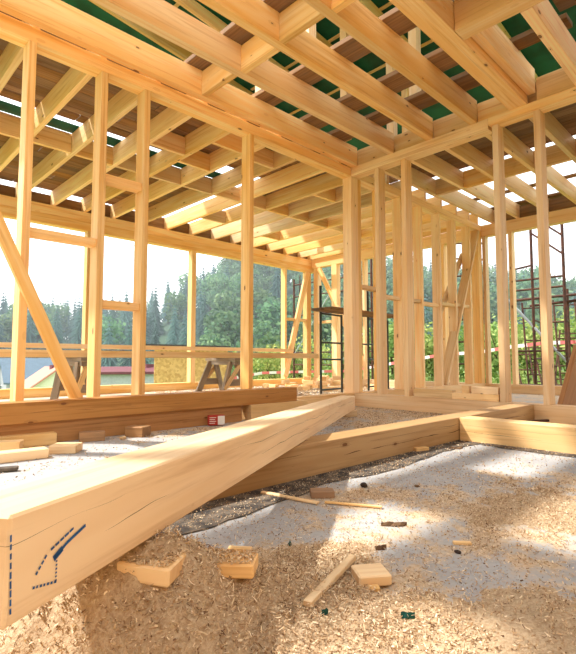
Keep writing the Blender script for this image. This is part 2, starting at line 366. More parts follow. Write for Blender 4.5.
# outer wall behind the left room (along X at Y 8.0)
wb = wall('wall_back', 'outer stud wall at the back with the valley behind it')
bx('sill_plate', -.5, 8.44, 8.0, 8.14, 0, .14, 'frame', wb)
bx('top_beam', -.5, 8.74, 8.0, 8.14, 2.72, 2.87, 'frame', wb)
bx('top_beam', -.5, 8.74, 8.005, 8.135, 2.872, 3.03, 'frame', wb)
for x in (.9, 3.13, 5.17, 7.70): bx('stud', x, x+(.06 if x != 5.17 else .1), 8.0, 8.14, .14, 2.72, 'frame', wb)
bx('corner_post', 8.44, 8.585, 8.0, 8.14, 0, 2.72, 'frame', wb)
timber('diagonal_brace', (8.48, 8.02, 2.72), (7.72, 8.02, .20), .06, .14, 'frame', wb, zref=(1, 0, -.3))
bx('rail', 1.0, 7.95, 7.965, 7.998, .755, .83, 'frame', wb)
bx('noggin', 7.76, 8.44, 8.02, 8.12, 1.50, 1.56, 'frame', wb)

# outer wall on the far right (along Y at X 8.4)
wo_ = wall('wall_outer', 'outer stud wall at the far right with scaffold behind it')
bx('sill_plate', 8.60, 8.74, -1.0, 7.995, 0, .15, 'frame', wo_)
bx('top_beam', 8.60, 8.74, -1.0, 7.995, 2.82, 3.03, 'frame', wo_)
bx('corner_post', 8.61, 8.74, 7.80, 7.94, .15, 2.82, 'frame', wo_)
for y in (7.20, 6.4, 5.4, 4.5, 3.22, .6): bx('stud', 8.60, 8.74, y, y+(.16 if y == 7.2 else .06), .15, 2.82, 'frame', wo_)
bx('stud', 8.60, 8.74, 3.69, 3.745, .15, 2.82, 'frame', wo_)
timber('diagonal_brace', (8.63, 7.78, 2.80), (8.63, 6.45, .45), .055, .11, 'frame', wo_, zref=(0, 1, -.3))
bx('noggin', 8.62, 8.72, 7.36, 7.80, 1.45, 1.51, 'frame', wo_)

# unseen sheathed walls added behind the viewer to block light from there
for nm, a, b in (('blocker_wall_rear', (-2.4, -1.85), (8.5, -1.85)), ('blocker_wall_near', (-2.4, -1.75), (-2.4, 2.2))):
    ww = wall(nm, 'unseen strand board wall added to block light from behind'); A_ = Vector((*a, 1.6)); B_ = Vector((*b, 1.6)); n_ = int((B_-A_).length/1.25)
    for i in range(n_): timber('blocker_panel', A_.lerp(B_, i/n_), A_.lerp(B_, (i+1)/n_-.004), .02, 3.2, 'osb', ww)
    for i in range(n_+1): p_ = A_.lerp(B_, i/n_); dn = Vector((0, .08, 0)) if nm == 'blocker_wall_rear' else Vector((.08, 0, 0)); timber('stud', Vector((p_.x, p_.y, 0))+dn, Vector((p_.x, p_.y, 3.2))+dn, .06, .14, 'frame', ww, zref=tuple(dn))
# ceiling: joists, blockings, rims, loose deck boards
ce = wall('ceiling', 'open ceiling of pine joists with rough boards laid across')
JY = [(3.66, 3.74), (3.115, 3.195), (2.605, 2.685), (2.10, 2.18)]
for y0, y1 in JY: bx('joist', -.9, 4.80, y0, y1, ZJ0, ZJ1, 'frame', ce)
bx('joist', -.9, 4.80, 1.605, 1.77, ZJ0, ZJ1, 'frame', ce)
bx('joist', 3.46, 4.80, 1.53, 1.60, ZJ0+.09, ZJ1+.09, 'frame', ce)
bx('joist', 3.46, 4.80, 1.10, 1.185, ZJ0, ZJ1, 'frame', ce)
bx('joist', 3.46, 4.80, .55, .63, ZJ0, ZJ1, 'frame', ce)
bx('header_joist', 3.30, 3.455, -.6, 1.60, ZJ0, ZJ1, 'frame', ce)
bx('joist', -.9, 3.295, .1, .18, ZJ0, ZJ1, 'frame', ce)
bx('rim_joist', 4.87, 4.92, -1.2, 3.745, ZJ0, ZJ1, 'frame', ce)
edges = [3.66, 3.195, 3.115, 2.685, 2.605, 2.18, 2.10, 1.77]
for i in range(0, 8, 2): bx('blocking', 2.44+.03*(i % 4)/2, 2.50+.03*(i % 4)/2, edges[i+1], edges[i], ZJ0, ZJ1-.01, 'frame', ce)
for i in range(0, 8, 2): bx('blocking', 4.805, 4.865, edges[i+1]+.0, edges[i], ZJ0, ZJ1-.03, 'frame', ce)
bx('blocking', 4.805, 4.865, 1.19, 1.525, ZJ0, ZJ1, 'frame', ce)
# left back room: joists along Y
FX = [.60, 1.09, 1.60, 2.10, 2.61, 3.10, 3.60, 4.13, 4.65, 5.20, 5.72, 6.22, 6.74, 7.25, 7.77, 8.25, 8.6]
for x in FX: bx('joist', x-.055, x, 3.80, 8.12, ZJ0, ZJ1, 'frame', ce)
for a, b in zip(FX, FX[1:]):
    bx('blocking', a, b-.055, 5.80, 5.85, ZJ0+random.uniform(0, .01), ZJ1-.02, 'frame', ce)
for (a, b, y) in ((3.10, 3.60, 5.10), (3.10, 3.60, 4.38), (2.61, 3.10, 4.9), (3.60, 4.13, 4.45), (5.2, 5.72, 4.75), (4.65, 5.2, 6.9), (6.22, 6.74, 7.1)):
    bx('blocking', a, b-.055, y, y+.05, ZJ0, ZJ1-.02, 'frame', ce)
for a, b in zip(FX, FX[1:]): bx('blocking', a, b-.055, 8.085, 8.12, ZJ0, ZJ1-(.06 if a < 3 else .002), 'plank', ce)
# right back room: joists along X
RY = [.25, .75, 1.18, 1.70, 2.18, 2.66, 3.13, 3.56]
for y in RY: bx('joist', 4.93, 8.70, y-.055, y, ZJ0, ZJ1, 'frame', ce)
for a, b in zip(RY, RY[1:]): bx('blocking', 6.50, 6.56, a, b-.055, ZJ0, ZJ1, 'frame', ce)
for a, b in zip(RY, RY[1:]): bx('blocking', 8.62, 8.67, a, b-.055, ZJ0, ZJ1-.02, 'plank' if a > 1.2 else 'frame', ce)
# rough boards over the right room (run along Y)
x = 4.96
while x < 6.36:
    wd = random.choice((.15, .17, .19)); bx('deck_board', x, min(x+wd, 6.40), .1+random.uniform(-.05, .05), 3.62, ZJ1, ZJ1+.028, 'plank', ce); x += wd+.006
for a, b in ((7.80, 7.90), (8.5, 8.7)): bx('deck_board', a, b, .3, 3.6, ZJ1, ZJ1+.028, 'plank', ce)
# rough boards over the left back room (run along X)
def deckrow(y0, y1, xa, xb):
    cut = random.uniform(xa+1.5, xb-1.5)
    for a, b in ((xa, cut), (cut+.01, xb)): bx('deck_board', a, b, y0, y1, ZJ1, ZJ1+.028, 'plank', ce)
y = 3.93
while y < 5.26:
    wd = random.choice((.15, .17, .19)); deckrow(y, min(y+wd, 5.285), .35, 4.62); y += wd+.006
deckrow(5.315, 5.465, .35, 3.5)
y = 5.31
while y < 7.9:
    wd = random.choice((.15, .17, .19)); xa = .35
    if y > 5.8: deckrow(y, min(y+wd, 8.03), xa, 4.14)
    y += wd+.006+(random.random() < .12)*.05
y = 3.93
while y < 6.15:
    wd = random.choice((.15, .17, .19)); bx('deck_board', 4.63, 6.2+random.uniform(-.1, .2), y, y+wd, ZJ1, ZJ1+.028, 'plank', ce); y += wd+.006
timber('membrane_strip', (.35, 5.70, ZJ1+.012), (4.15, 5.70, ZJ1+.012), .23, .004, 'green', ce, bev=0)
# walkway planks across the main room joists; short unseen ones added to shade the floor
for x0, x1, ya, yb in ((0, .2, 2.62, 3.19), (.22, .42, 2.62, 3.2), (.44, .64, 2.62, 3.19), (.66, .8, 2.62, 3.2), (-.6, -.42, 2.1, 2.72), (-.4, -.22, 2.1, 2.7), (-.2, -.05, 2.1, 2.72), (2.28, 2.50, .6, 3.74), (3.09, 3.36, 1.62, 3.74), (3.79, 4.08, 1.62, 3.74), (4.28, 4.55, 1.62, 3.74), (2.62, 2.84, -.4, 1.75), (2.86, 3.07, -.5, 1.76), (3.08, 3.29, -.45, 1.76), (2.0, 2.2, -.6, 1.74)):
    bx('deck_board', x0, x1, ya, yb, ZJ1, ZJ1+.045, 'plank', ce)
for x0, x1, ya, yb in ((3.62, 3.86, .75, 1.6), (4.25, 4.42, 1.1, 1.62), (3.9, 4.15, .1, 1.12), (4.3, 4.6, -.2, 1.0)):
    bx('deck_board', x0, x1, ya, yb, ZJ1+.095, ZJ1+.14, 'plank', ce)

# upper storey: green roofing membrane on rafters, on posts
up = tag(empty('roof'), 'green roofing membrane on rafters above the joists', kind='structure')
def roofz(x): return 5.3-.12*(x-3.0)
RX0, RX1, RYA, RYB = 2.6, 8.6, 2.5, 8.0
ml = (RX1-RX0)
for i in range(5):   # membrane lapped in strips
    a = RYA+(RYB-RYA)*i/5; b = RYA+(RYB-RYA)*(i+1)/5+.06
    xs_ = 1.2 if i >= 3 else RX0
    timber('membrane_strip', (xs_, (a+b)/2, roofz(xs_)+.10+.004*i), (RX1, (a+b)/2, roofz(RX1)+.10+.004*i), b-a, .006, 'green', up, bev=0)
for i in range(3):  # roof carried on over the camera, extended to darken the room
    a = -1.0+3.5*i/3; b = -1.0+3.5*(i+1)/3+.06
    timber('membrane_strip', (-1.0, (a+b)/2, roofz(-1)+.10+.004*i), (RX1, (a+b)/2, roofz(RX1)+.10+.004*i), b-a, .006, 'green', up, bev=0)
for i in range(4):
    y = -.9+1.1*i
    timber('rafter', (-1.0, y, roofz(-1.0)), (RX1, y, roofz(RX1)), .06, .16, 'frame', up)
for i in range(7):
    y = RYA+.1+(RYB-RYA-.2)*i/6
    xs_ = 1.2 if y > 5.7 else RX0; timber('rafter', (xs_, y, roofz(xs_)), (RX1, y, roofz(RX1)), .06, .16, 'frame', up)
for i in range(12):
    x = RX0+.2+.45*i
    if i % 2: timber('batten', (x, RYA, roofz(x)+.088), (x, RYA+2.5+random.random()*2, roofz(x)+.088), .05, .02, 'frame', up)
for x, y in ((3.2, 3.0), (3.2, 3.68), (4.6, 3.68), (4.6, 2.7), (6.2, 3.8), (6.2, 6.0), (7.8, 7.8), (3.2, 7.8), (5.2, 3.4)):
    bx('roof_post', x-.05, x+.05, y-.05, y+.05, ZJ1+.05, roofz(x)-.06, 'frame', up)

# ------------------------------------------------------------------ heavy floor beams
def thing(name, label, cat, group=None, loc=(0, 0, 0)): return tag(empty(name, loc), label, cat, group)
o = bx('floor_beam', .15, 4.795, 1.64, 1.80, 0, .16, 'old'); o.data = o.data.copy(); o.data.materials[0] = M['tan']; tag(o, 'long cracked floor beam under the crossing loose beam, ending at the right stud wall', 'beam')
o = bx('floor_beam', 3.30, 3.46, -1.3, 1.635, 0, .16, 'beam'); tag(o, 'pale cracked floor beam butting at right angles into the longer floor beam', 'beam')
for v in o.data.vertices: pass

# big loose beam with blue marker
N0 = Vector((.186, .699, .371)); F0 = Vector((4.016, 3.124, .201)); BW = .15; BH = .14
ax = (F0-N0).normalized(); side = Vector((0, 0, 1)).cross(ax).normalized(); upv = ax.cross(side)
c0 = N0+side*BW/2-upv*BH/2; c1 = F0+side*BW/2-upv*BH/2
root = thing('loose_beam', 'big squared pine beam with blue marker strokes resting across the floor beam', 'beam', loc=tuple(N0-upv*BH))
beam = timber('beam_body', c0, c1, BW, BH, 'beam', root, bev=.004)
def onface(px, py):   # a point on the beam's side face that looks to the camera
    d = ray(px, py); nrm = -side; o_ = Vector((0, 0, CAMZ)); t = (N0-o_).dot(nrm)/d.dot(nrm); return o_+d*t+nrm*.0012
def strokes(segs, wd):
    V = []; F = []
    for a, b in segs:
        A = onface(*a); B = onface(*b); d = (B-A).normalized(); s_ = d.cross(-side).normalized()*wd/2; i = len(V)
        V += [A+s_, A-s_, B-s_, B+s_]; F.append((i, i+1, i+2, i+3))
    return V, F
def dashes(a, b, n, duty):
    out = []
    for i in range(n):
        t0 = i/n; t1 = (i+duty*random.uniform(.8, 1.15))/n; f_ = lambda t: (a[0]+(b[0]-a[0])*t, a[1]+(b[1]-a[1])*t); out.append((f_(t0), f_(t1)))
    return out
segs = dashes((73, 528), (49, 551), 5, .75)+dashes((46, 555), (34, 577), 4, .6)+dashes((56, 560), (55, 583), 6, .5)+dashes((32, 588), (57, 581), 7, .6)
V, F = strokes(segs, .0035); mk = meshobj('marker_stroke', V, F, 'blue', root); mk['label'] = 'dashed blue marker lines'
V, F = strokes([((85, 525), (66, 543)), ((66, 543), (54, 558))], .005); V2, F2 = strokes([((62, 548), (53, 559))], .009)
mk = meshobj('marker_stroke', V+V2, F+[tuple(i+len(V) for i in f_) for f_ in F2], 'blue', root); mk['label'] = 'solid blue marker stroke'
V, F = strokes(dashes((10.2, 535), (9.6, 618), 9, .75), .003); mk = meshobj('marker_stroke', V, F, 'blue', root); mk['label'] = 'dashed blue cutting line by the beam end'

# stack of beams along the left wall
o = bx('stacked_beam', -.6, 3.56, 3.52, 3.67, .15, .29, 'old'); tag(o, 'brown beam lying on top of the stack along the left stud wall', 'beam')
o = bx('stacked_beam', -.6, 2.86, 3.55, 3.70, 0, .15, 'old'); tag(o, 'long brown beam at the bottom of the stack along the left stud wall', 'beam')
o = bx('stacked_beam', 2.93, 3.70, 3.50, 3.66, 0, .15, 'beam'); tag(o, 'short pale beam under the end of the stacked brown beam', 'beam')

# bitumen strips under the floor beams
def strip(name, pts_in, pts_out, z, mat, label):
    V = []; F = []
    for (a, b) in zip(pts_in, pts_out):
        V += [(a[0], a[1], z), (b[0], b[1], z+.001)]
    for i in range(len(pts_in)-1): F.append((2*i, 2*i+1, 2*i+3, 2*i+2))
    n_ = len(V); V += [(x, y, z_-.0025) for x, y, z_ in V]
    F += [tuple(n_+i for i in f_[::-1]) for f_ in F]
    for i in range(len(pts_in)-1): F += [(2*i+1, n_+2*i+1, n_+2*i+3, 2*i+3), (2*i, 2*i+2, n_+2*i+2, n_+2*i)]
    o = meshobj(name, V, F, mat); tag(o, label, 'membrane'); return o
xa = np.linspace(.2, 3.28, 40)
strip('damp_proof_strip', [(x, 1.638) for x in xa], [(x, 1.638-.17+.03*math.sin(x*5)+random.uniform(-.012, .012)-.05*(x < 1.6)) for x in xa], .004, 'black', 'torn black bitumen strip sticking out under the long cracked floor beam')
ya = np.linspace(-1.2, 1.44, 36)
strip('damp_proof_strip', [(3.298, y) for y in ya], [(3.298-.10-random.uniform(-.012, .012)-.02*math.sin(y*7), y) for y in ya], .004, 'black', 'black bitumen strip sticking out under the pale floor beam')

# ------------------------------------------------------------------ sawdust
gx = np.arange(.05, 2.7, .011); gy = np.arange(-.55, 1.63, .011)
XX, YY = np.meshgrid(gx, gy, indexing='ij'); HH = height(XX, YY)-.002; nx, ny = XX.shape
idx = np.arange(nx*ny).reshape(nx, ny); Fq = np.stack([idx[:-1, :-1], idx[1:, :-1], idx[1:, 1:], idx[:-1, 1:]], -1).reshape(-1, 4)
hm = HH.ravel()[Fq].max(1); Fq = Fq[hm > -.001]
used = np.unique(Fq); remap = -np.ones(nx*ny, int); remap[used] = np.arange(len(used))
sd = link(bpy.data.objects.new('sawdust_pile', fastmesh('sawdust_pile', np.stack([XX, YY, HH], -1).reshape(-1, 3)[used], remap[Fq], 'sawdust')))
sd.data.polygons.foreach_set('use_smooth', np.ones(len(Fq), bool))
tag(sd, 'heaps and drifts of pale sawdust on the concrete floor', 'sawdust', kind='stuff')

def flakes(x, y, z, L, W, curl, tone):
    """bent strips: three quads each"""
    n = len(x); yaw = RNG.random(n)*2*np.pi; pit = RNG.normal(0, .55, n); rol = RNG.normal(0, .8, n)
    u = np.stack([np.cos(yaw)*np.cos(pit), np.sin(yaw)*np.cos(pit), np.sin(pit)], -1)
    s = np.stack([-np.sin(yaw), np.cos(yaw), np.zeros(n)], -1); nn = np.cross(u, s)
    s2 = s*np.cos(rol)[:, None]+nn*np.sin(rol)[:, None]; nn = np.cross(u, s2)
    P = np.stack([x, y, z], -1); V = np.zeros((n, 8, 3))
    for kk in range(4):
        t = kk/3-.5; bend = curl*(.25-t*t)*1.4
        cpos = P+u*(L*t*(1-.25*np.minimum(np.abs(curl)/np.maximum(L, 1e-4), 2)))[:, None]+nn*bend[:, None]
        wd = (W*(1-.35*abs(t)))[:, None]
        V[:, 2*kk] = cpos+s2*wd/2; V[:, 2*kk+1] = cpos-s2*wd/2
    V[:, :, 2] = np.maximum(V[:, :, 2], .0008)
    base = (np.arange(n)*8)[:, None]; F = np.concatenate([base+np.array([[2*q, 2*q+1, 2*q+3, 2*q+2]]) for q in range(3)], 0)
    return V.reshape(-1, 3), F, np.repeat(tone, 8)
def scatter(n, x0, x1, y0, y1, Ls, Ws, cur, thr, lift=.003):
    x = x0+RNG.random(n)*(x1-x0); y = y0+RNG.random(n)*(y1-y0); c = cover(x, y)+(fbm(x, y, 14, 3)-.5)*.7
    keep = (RNG.random(n) < np.clip((c-thr)*1.7, .16, 1)) & ~((y > 1.63) & (y < 1.81)) & ~((x > 3.29) & (x < 3.47) & (y < 1.64)) & ~(x > 4.79)
    x = x[keep]; y = y[keep]; n = len(x); z = np.maximum(height(x, y), 0)+lift*RNG.random(n)+.001+np.where(((y > 1.40) & (y < 1.64) & (x < 3.3)) | ((x > 3.15) & (x < 3.3)), .005, 0)
    L = Ls[0]+(Ls[1]-Ls[0])*RNG.random(n)**2; W = Ws[0]+(Ws[1]-Ws[0])*RNG.random(n)
    return flakes(x, y, z, L, W, L*RNG.normal(0, cur, n), np.clip(RNG.normal(.52, .30, n), 0, 1))
parts = [scatter(22000, .1, 1.35, .30, 1.25, (.007, .022), (.001, .0024), .55, .9, .012),
         scatter(150000, .1, 2.4, -.5, 1.62, (.003, .011), (.0013, .004), .35, .3),
         scatter(14000, .1, 2.0, -.5, 1.5, (.010, .028), (.001, .0024), .5, .6, .008),
         scatter(60000, 2.2, 4.79, -.6, 1.64, (.005, .016), (.002, .006), .3, .3),
         scatter(40000, .3, 4.78, 1.81, 3.5, (.006, .02), (.003, .007), .3, .3)]
V = []; F = []; T = []; o0 = 0
for v, f_, t in parts: V.append(v); F.append(f_+o0); T.append(t); o0 += len(v)
sh = link(bpy.data.objects.new('wood_shavings', fastmesh('wood_shavings', np.vstack(V), np.vstack(F), 'shaving', np.concatenate(T))))
tag(sh, 'loose curled wood shavings scattered over the floor', 'shavings', kind='stuff')
# shavings in the sunny back room
n = 9000; x = 4.2+RNG.random(n)*4.1; y = 4.0+RNG.random(n)*3.9
v, f_, t = flakes(x, y, .003+.01*RNG.random(n), .02+.03*RNG.random(n), .006+.01*RNG.random(n), .01*RNG.normal(0, 1, n), np.clip(RNG.normal(.7, .2, n), 0, 1))
s2 = link(bpy.data.objects.new('wood_shavings', fastmesh('wood_shavings', v, f_, 'shaving', t))); tag(s2, 'bright wood shavings on the floor of the back room by the trestle', 'shavings', kind='stuff')

# ------------------------------------------------------------------ offcuts and litter
def block(name, px, py, L, W, H, ang, label, cat='offcut', mat='off', z=0.0, tilt=0.0, group=None):
    c = gz(px, py, z+H*.5); d = Vector((math.cos(math.radians(ang)), math.sin(math.radians(ang)), tilt)).normalized()
    o = timber(name, c-d*L/2, c+d*L/2, W, H, mat, bev=.004); return tag(o, label, cat, group)
def surf(px, py):   # first height above the slab at which the view ray meets the sawdust
    z = .2
    while z > 0:
        p = gz(px, py, z)
        if float(height(np.array([p.x]), np.array([p.y]))[0]) >= z: return z
        z -= .002
    return 0.0
def hz(px, py):
    p = gz(px, py); return float(max(0, height(np.array([p.x]), np.array([p.y]))[0]))
block('wood_offcut', 152, 566, .11, .085, .035, -55, 'thick pine offcut half buried in the sawdust heap by the marked beam', z=surf(152, 578)-.006, tilt=-.05)
block('wood_offcut', 229, 565, .12, .07, .03, -50, 'pine offcut with sawdust on top at the crest of the heap', z=surf(229, 576)-.004, tilt=.03)
block('wood_offcut', 371, 575, .085, .075, .028, -35, 'squarish pine offcut lying flat beside the thin split lath', mat='off', z=.006)
block('wood_offcut', 374, 589, .028, .02, .016, -40, 'tiny pale chip against the squarish offcut', 'chip')
def lath(a, b, W, H, label, z=None, mat='off'):
    za = surf(*a) if z is None else z; zb = surf(*b) if z is None else z; o = timber('wood_lath', gz(*a, za+H/2+.003), gz(*b, zb+H/2+.003), W, H, mat, bev=.002); return tag(o, label, 'lath')
lath((307, 604), (353, 557), .02, .014, 'thin split lath lying on the sawdust beside the squarish offcut')
block('wood_offcut', 322, 493, .10, .06, .03, -42, 'small brown offcut in front of the bitumen strip', mat='offdark')
lath((262, 492), (318, 503), .022, .008, 'flat curved lath end lying before the bitumen strip', z=0)
lath((325, 502), (382, 507), .016, .007, 'long narrow splinter lying on the concrete before the floor beam', z=0)
block('wood_offcut', 195, 547, .03, .022, .022, 20, 'small brown wooden cube behind the sawdust heap', 'offcut', mat='offdark', z=.01)
block('wood_offcut', 240, 549, .07, .02, .012, -50, 'flat pale chip behind the offcut on the crest', 'chip', z=.01)
block('wood_offcut', 462, 543, .055, .014, .010, -52, 'narrow chip with a dark end on the bare concrete', 'chip')
block('wood_offcut', 421, 449, .10, .04, .025, -20, 'pale offcut lying against the long floor beam', 'offcut')
block('wood_offcut', 48, 637, .07, .035, .02, -70, 'brown chunk of wood sunk in the sawdust under the beam end', 'offcut', mat='offdark', z=.03, tilt=-.2)
# blocks on the floor behind the big beam
block('wood_offcut', 27, 440, .34, .13, .08, -8, 'large pale offcut against the stacked beams', mat='off')
block('wood_offcut', 20, 455, .28, .10, .055, -5, 'long pale offcut before the large offcut by the stacked beams', mat='off')
block('wood_offcut', 2, 447, .22, .1, .07, -30, 'offcut wedged between the large and the long offcut', mat='off')
block('wood_offcut', 66, 448, .16, .13, .05, -40, 'short stacked offcut with a split top on the concrete', mat='off')
block('wood_offcut', 92, 436, .17, .10, .065, -20, 'grey brown block of wood near the stacked beams', mat='offdark')
block('wood_offcut', 138, 431, .15, .12, .075, -60, 'grey block with a paler sawn end near the stacked beams', mat='offdark')
block('wood_offcut', 123, 438, .04, .03, .02, 10, 'small chip beside the grey block', 'chip')
block('wood_offcut', 262, 405, .06, .06, .06, 10, 'small grey block against the short pale beam', mat='offdark') if False else None
block('wood_lath', 5, 469, .12, .04, .02, -20, 'black strip of plastic lying near the long offcut', 'strip', mat='black', z=.005)
block('wood_offcut', 350, 412, .12, .12, .06, 32, 'offcut propping up the far end of the big beam', z=0) if False else None
c_ = c1-ax*.12; o = bx('wood_offcut', c_.x-.09, c_.x+.09, c_.y-.07, c_.y+.07, 0, .058, 'off'); tag(o, 'flat offcut propping up the far end of the big marked beam', 'offcut')

# sawdust lying on top of the two heap offcuts
V = []; F = []; T = []; o0 = 0
for nm in ('wood_offcut', 'wood_offcut.001'):
    ob = bpy.data.objects[nm]; mw = ob.matrix_world.copy(); co = np.array([v.co[:] for v in ob.data.vertices]); hi = co.max(0); n = 420
    lp = np.stack([RNG.uniform(-hi[0], hi[0], n)*.97, RNG.uniform(-hi[1], hi[1], n)*.97, np.full(n, hi[2]+.002)], -1)
    wp = np.array([(mw @ Vector(p_))[:] for p_ in lp]); wp[:, 2] += .004*RNG.random(n)
    v, f_, t_ = flakes(wp[:, 0], wp[:, 1], wp[:, 2], .004+.010*RNG.random(n)**2, .0015+.003*RNG.random(n), .002*RNG.normal(0, 1, n), np.clip(RNG.normal(.65, .22, n), 0, 1))
    V.append(v); F.append(f_+o0); T.append(t_); o0 += len(v)
o = link(bpy.data.objects.new('wood_shavings', fastmesh('wood_shavings', np.vstack(V), np.vstack(F), 'shaving', np.concatenate(T)))); tag(o, 'sprinkle of shavings lying on the two offcuts of the sawdust heap', 'shavings', kind='stuff')

# red and white carton
p = gz(216, 420, .05); ct = thing('carton', 'small red and white carton lying by the stacked beams', 'box', loc=(p.x, p.y, 0))
d = Vector((.9, -.42, 0)).normalized(); nrm = Vector((-.42, -.9, 0)).normalized()
timber('carton_body', p-d*.07, p+d*.07, .06, .085, 'red', ct, bev=.004)
timber('printed_panel', p+nrm*.0312+d*.01, p+nrm*.0312+d*.07, .001, .075, 'white', ct, bev=0)
for i in range(4): timber('text_line', p+nrm*.0322+d*(-.062)+Vector((0, 0, .025-.016*i)), p+nrm*.0322+d*(-.005-.01*(i % 2))+Vector((0, 0, .025-.016*i)), .001, .005, 'white', ct, bev=0)

def pebble(px, py, r, label, mat='stone', flat=.6, name='stone', cat='stone'):
    bm = bmesh.new(); bmesh.ops.create_icosphere(bm, subdivisions=2, radius=1)
    for v in bm.verts:
        q = v.co; v.co = q*(1+.25*(random.random()-.5)); v.co = Vector((v.co.x*r*1.3, v.co.y*r*.9, v.co.z*r*flat))
    me = bpy.data.meshes.new(name); bm.to_mesh(me); bm.free(); me.materials.append(M[mat]); o = link(bpy.data.objects.new(name, me))
    p = gz(px, py); o.location = (p.x, p.y, r*flat*.8+hz(px, py)); o.rotation_euler = (0, 0, random.random()*6); tag(o, label, cat)
pebble(364, 487, .018, 'dark round clod on the concrete before the long floor beam')
pebble(417, 487, .010, 'small brown clod on the bare concrete', 'bark')
pebble(458, 553, .010, 'small black crumb near the narrow chip', 'stone', .4)
def bark(px, py, L, W, ang, label, mat='bark'):
    V = []; F = []; n_ = 7; d = Vector((math.cos(ang), math.sin(ang), 0)); s_ = Vector((-d.y, d.x, 0)); p = gz(px, py); h0 = hz(px, py)
    for i in range(n_):
        t = i/(n_-1)-.5; w_ = W*(1-3.5*t*t)*random.uniform(.6, 1.2)
        for q, zz in ((-.5, .001), (0, .012), (.5, .001)):
            c = p+d*(L*t)+s_*(w_*q); V.append((c.x, c.y, h0+zz+random.uniform(0, .004)))
    n3 = len(V); V += [(x, y, z-.003) for x, y, z in V]
    for i in range(n_-1):
        for q in (0, 1): a = i*3+q; F.append((a, a+1, a+4, a+3)); F.append((n3+a, n3+a+3, n3+a+4, n3+a+1))
    o = meshobj('bark_piece' if mat == 'bark' else 'plastic_scrap', V, F, mat); tag(o, label, 'bark' if mat == 'bark' else 'scrap')
bark(394, 526, .09, .02, -.75, 'flat torn strip of dark bark on the sawdust')
bark(381, 550, .035, .008, -.6, 'small bark flake near the squarish offcut')
bark(290, 545, .022, .012, .9, 'dark green plastic scrap beside the sawdust heap', 'teal')
bark(408, 624, .03, .005, -.9, 'thin teal plastic sliver lying on shavings', 'teal')
bark(325, 633, .014, .004, -.7, 'short teal sliver among the shavings by the lath', 'teal')
bark(253, 600, .012, .004, -.9, 'teal sliver on the flank of the sawdust heap', 'teal')
bark(456, 449, .10, .045, -.5, 'curled dark bark piece at the corner of the two floor beams')

# offcuts lying on the right wall's sill
def sillpiece(y0, y1, x0, x1, z0, z1, label, mat='off'):
    o = bx('wood_offcut', x0, x1, y0, y1, z0, z1, mat); tag(o, label, 'offcut', 'offcuts on the right sill')
sillpiece(1.97, 2.46, 4.81, 4.90, .161, .226, 'pale offcut lying on the right sill under a shorter one')
sillpiece(1.975, 2.25, 4.815, 4.895, .227, .30, 'short offcut resting on top of the pale offcut on the right sill')
sillpiece(2.47, 2.93, 4.83, 4.92, .161, .25, 'split offcut with a dark notch on the right sill')
sillpiece(2.28, 2.36, 4.83, 4.89, .227, .305, 'sunlit end block standing on the pale offcut of the right sill')
# sheet leaning in the right room
bl = at(557, 403, 0, 5.6); tl = at(573, 345, 0, 5.6); bl = bl+(bl-tl)*(bl.z/(tl.z-bl.z)); hx = Vector((.26, 0, 0)); dn = Vector((0, -.03, 0))
o = timber('leaning_board', bl+hx+dn, tl+hx+dn, .05, .52, 'old', zref=(1, 0, 0)); tag(o, 'broad orange brown board leaning upright beyond the right sill', 'board')

# dark bar lying in the pocket between the floor beams
o = timber('steel_bar', gz(520, 421.5, .02), gz(560, 420, .02), .02, .02, 'rust'); tag(o, 'dark bar lying on the floor between the beams at right', 'bar')

# ------------------------------------------------------------------ trestle with planks in the left back room
def trestle_frame(parent, a, b, h, rungs):
    a = Vector(a); b = Vector(b)
    for p_ in (a, b): tube('post', [p_, p_+Vector((0, 0, h))], .02, 'steel', parent)
    for z in rungs: tube('rung', [a+Vector((0, 0, z)), b+Vector((0, 0, z))], .016, 'steel', parent)
A = gz(321, 395); Bq = Vector((6.95, 5.15, 0))
t = thing('trestle', 'dark green steel trestle standing in the back room by the corner post', 'trestle', loc=(A.x, A.y, 0))
C_ = Vector((5.98, 4.35, 0)); D_ = Vector((7.0, 4.35, 0))
A = Vector((A.x, A.y, 0))
trestle_frame(t, A, gz(342, 393), 1.36, (.08, .58, .86, 1.34))
tube('post', [A+Vector((0, 0, 1.36)), A+Vector((0, 0, 1.80))], .022, 'steel', t)
E1 = Vector((7.3, 5.36, 0)); E2 = Vector((8.05, 5.44, 0))
trestle_frame(t, E1, E2, 1.36, (.08, .58, .86, 1.34))
tube('post', [E1+Vector((0, 0, 1.36)), E1+Vector((0, 0, 1.9))], .022, 'steel', t)
tube('rail', [A+Vector((0, 0, .86)), E1+Vector((0, 0, .86))], .014, 'steel', t)
for i, (o1, l) in enumerate((((-.12, .02), 'weathered plank lying along the near edge of the trestle top'), ((.06, -.2), 'weathered plank lying along the far edge of the trestle top'))):
    dd = (E1-A).normalized(); s_ = Vector((-dd.y, dd.x, 0))
    a = A-dd*.22-s_*(.10+.22*i)+Vector((0, 0, 1.385)); b = E1+dd*.45-s_*(.10+.22*i)+Vector((0, 0, 1.385))
    o = timber('scaffold_plank', a, b, .2, .045, 'plank'); tag(o, l, 'plank')

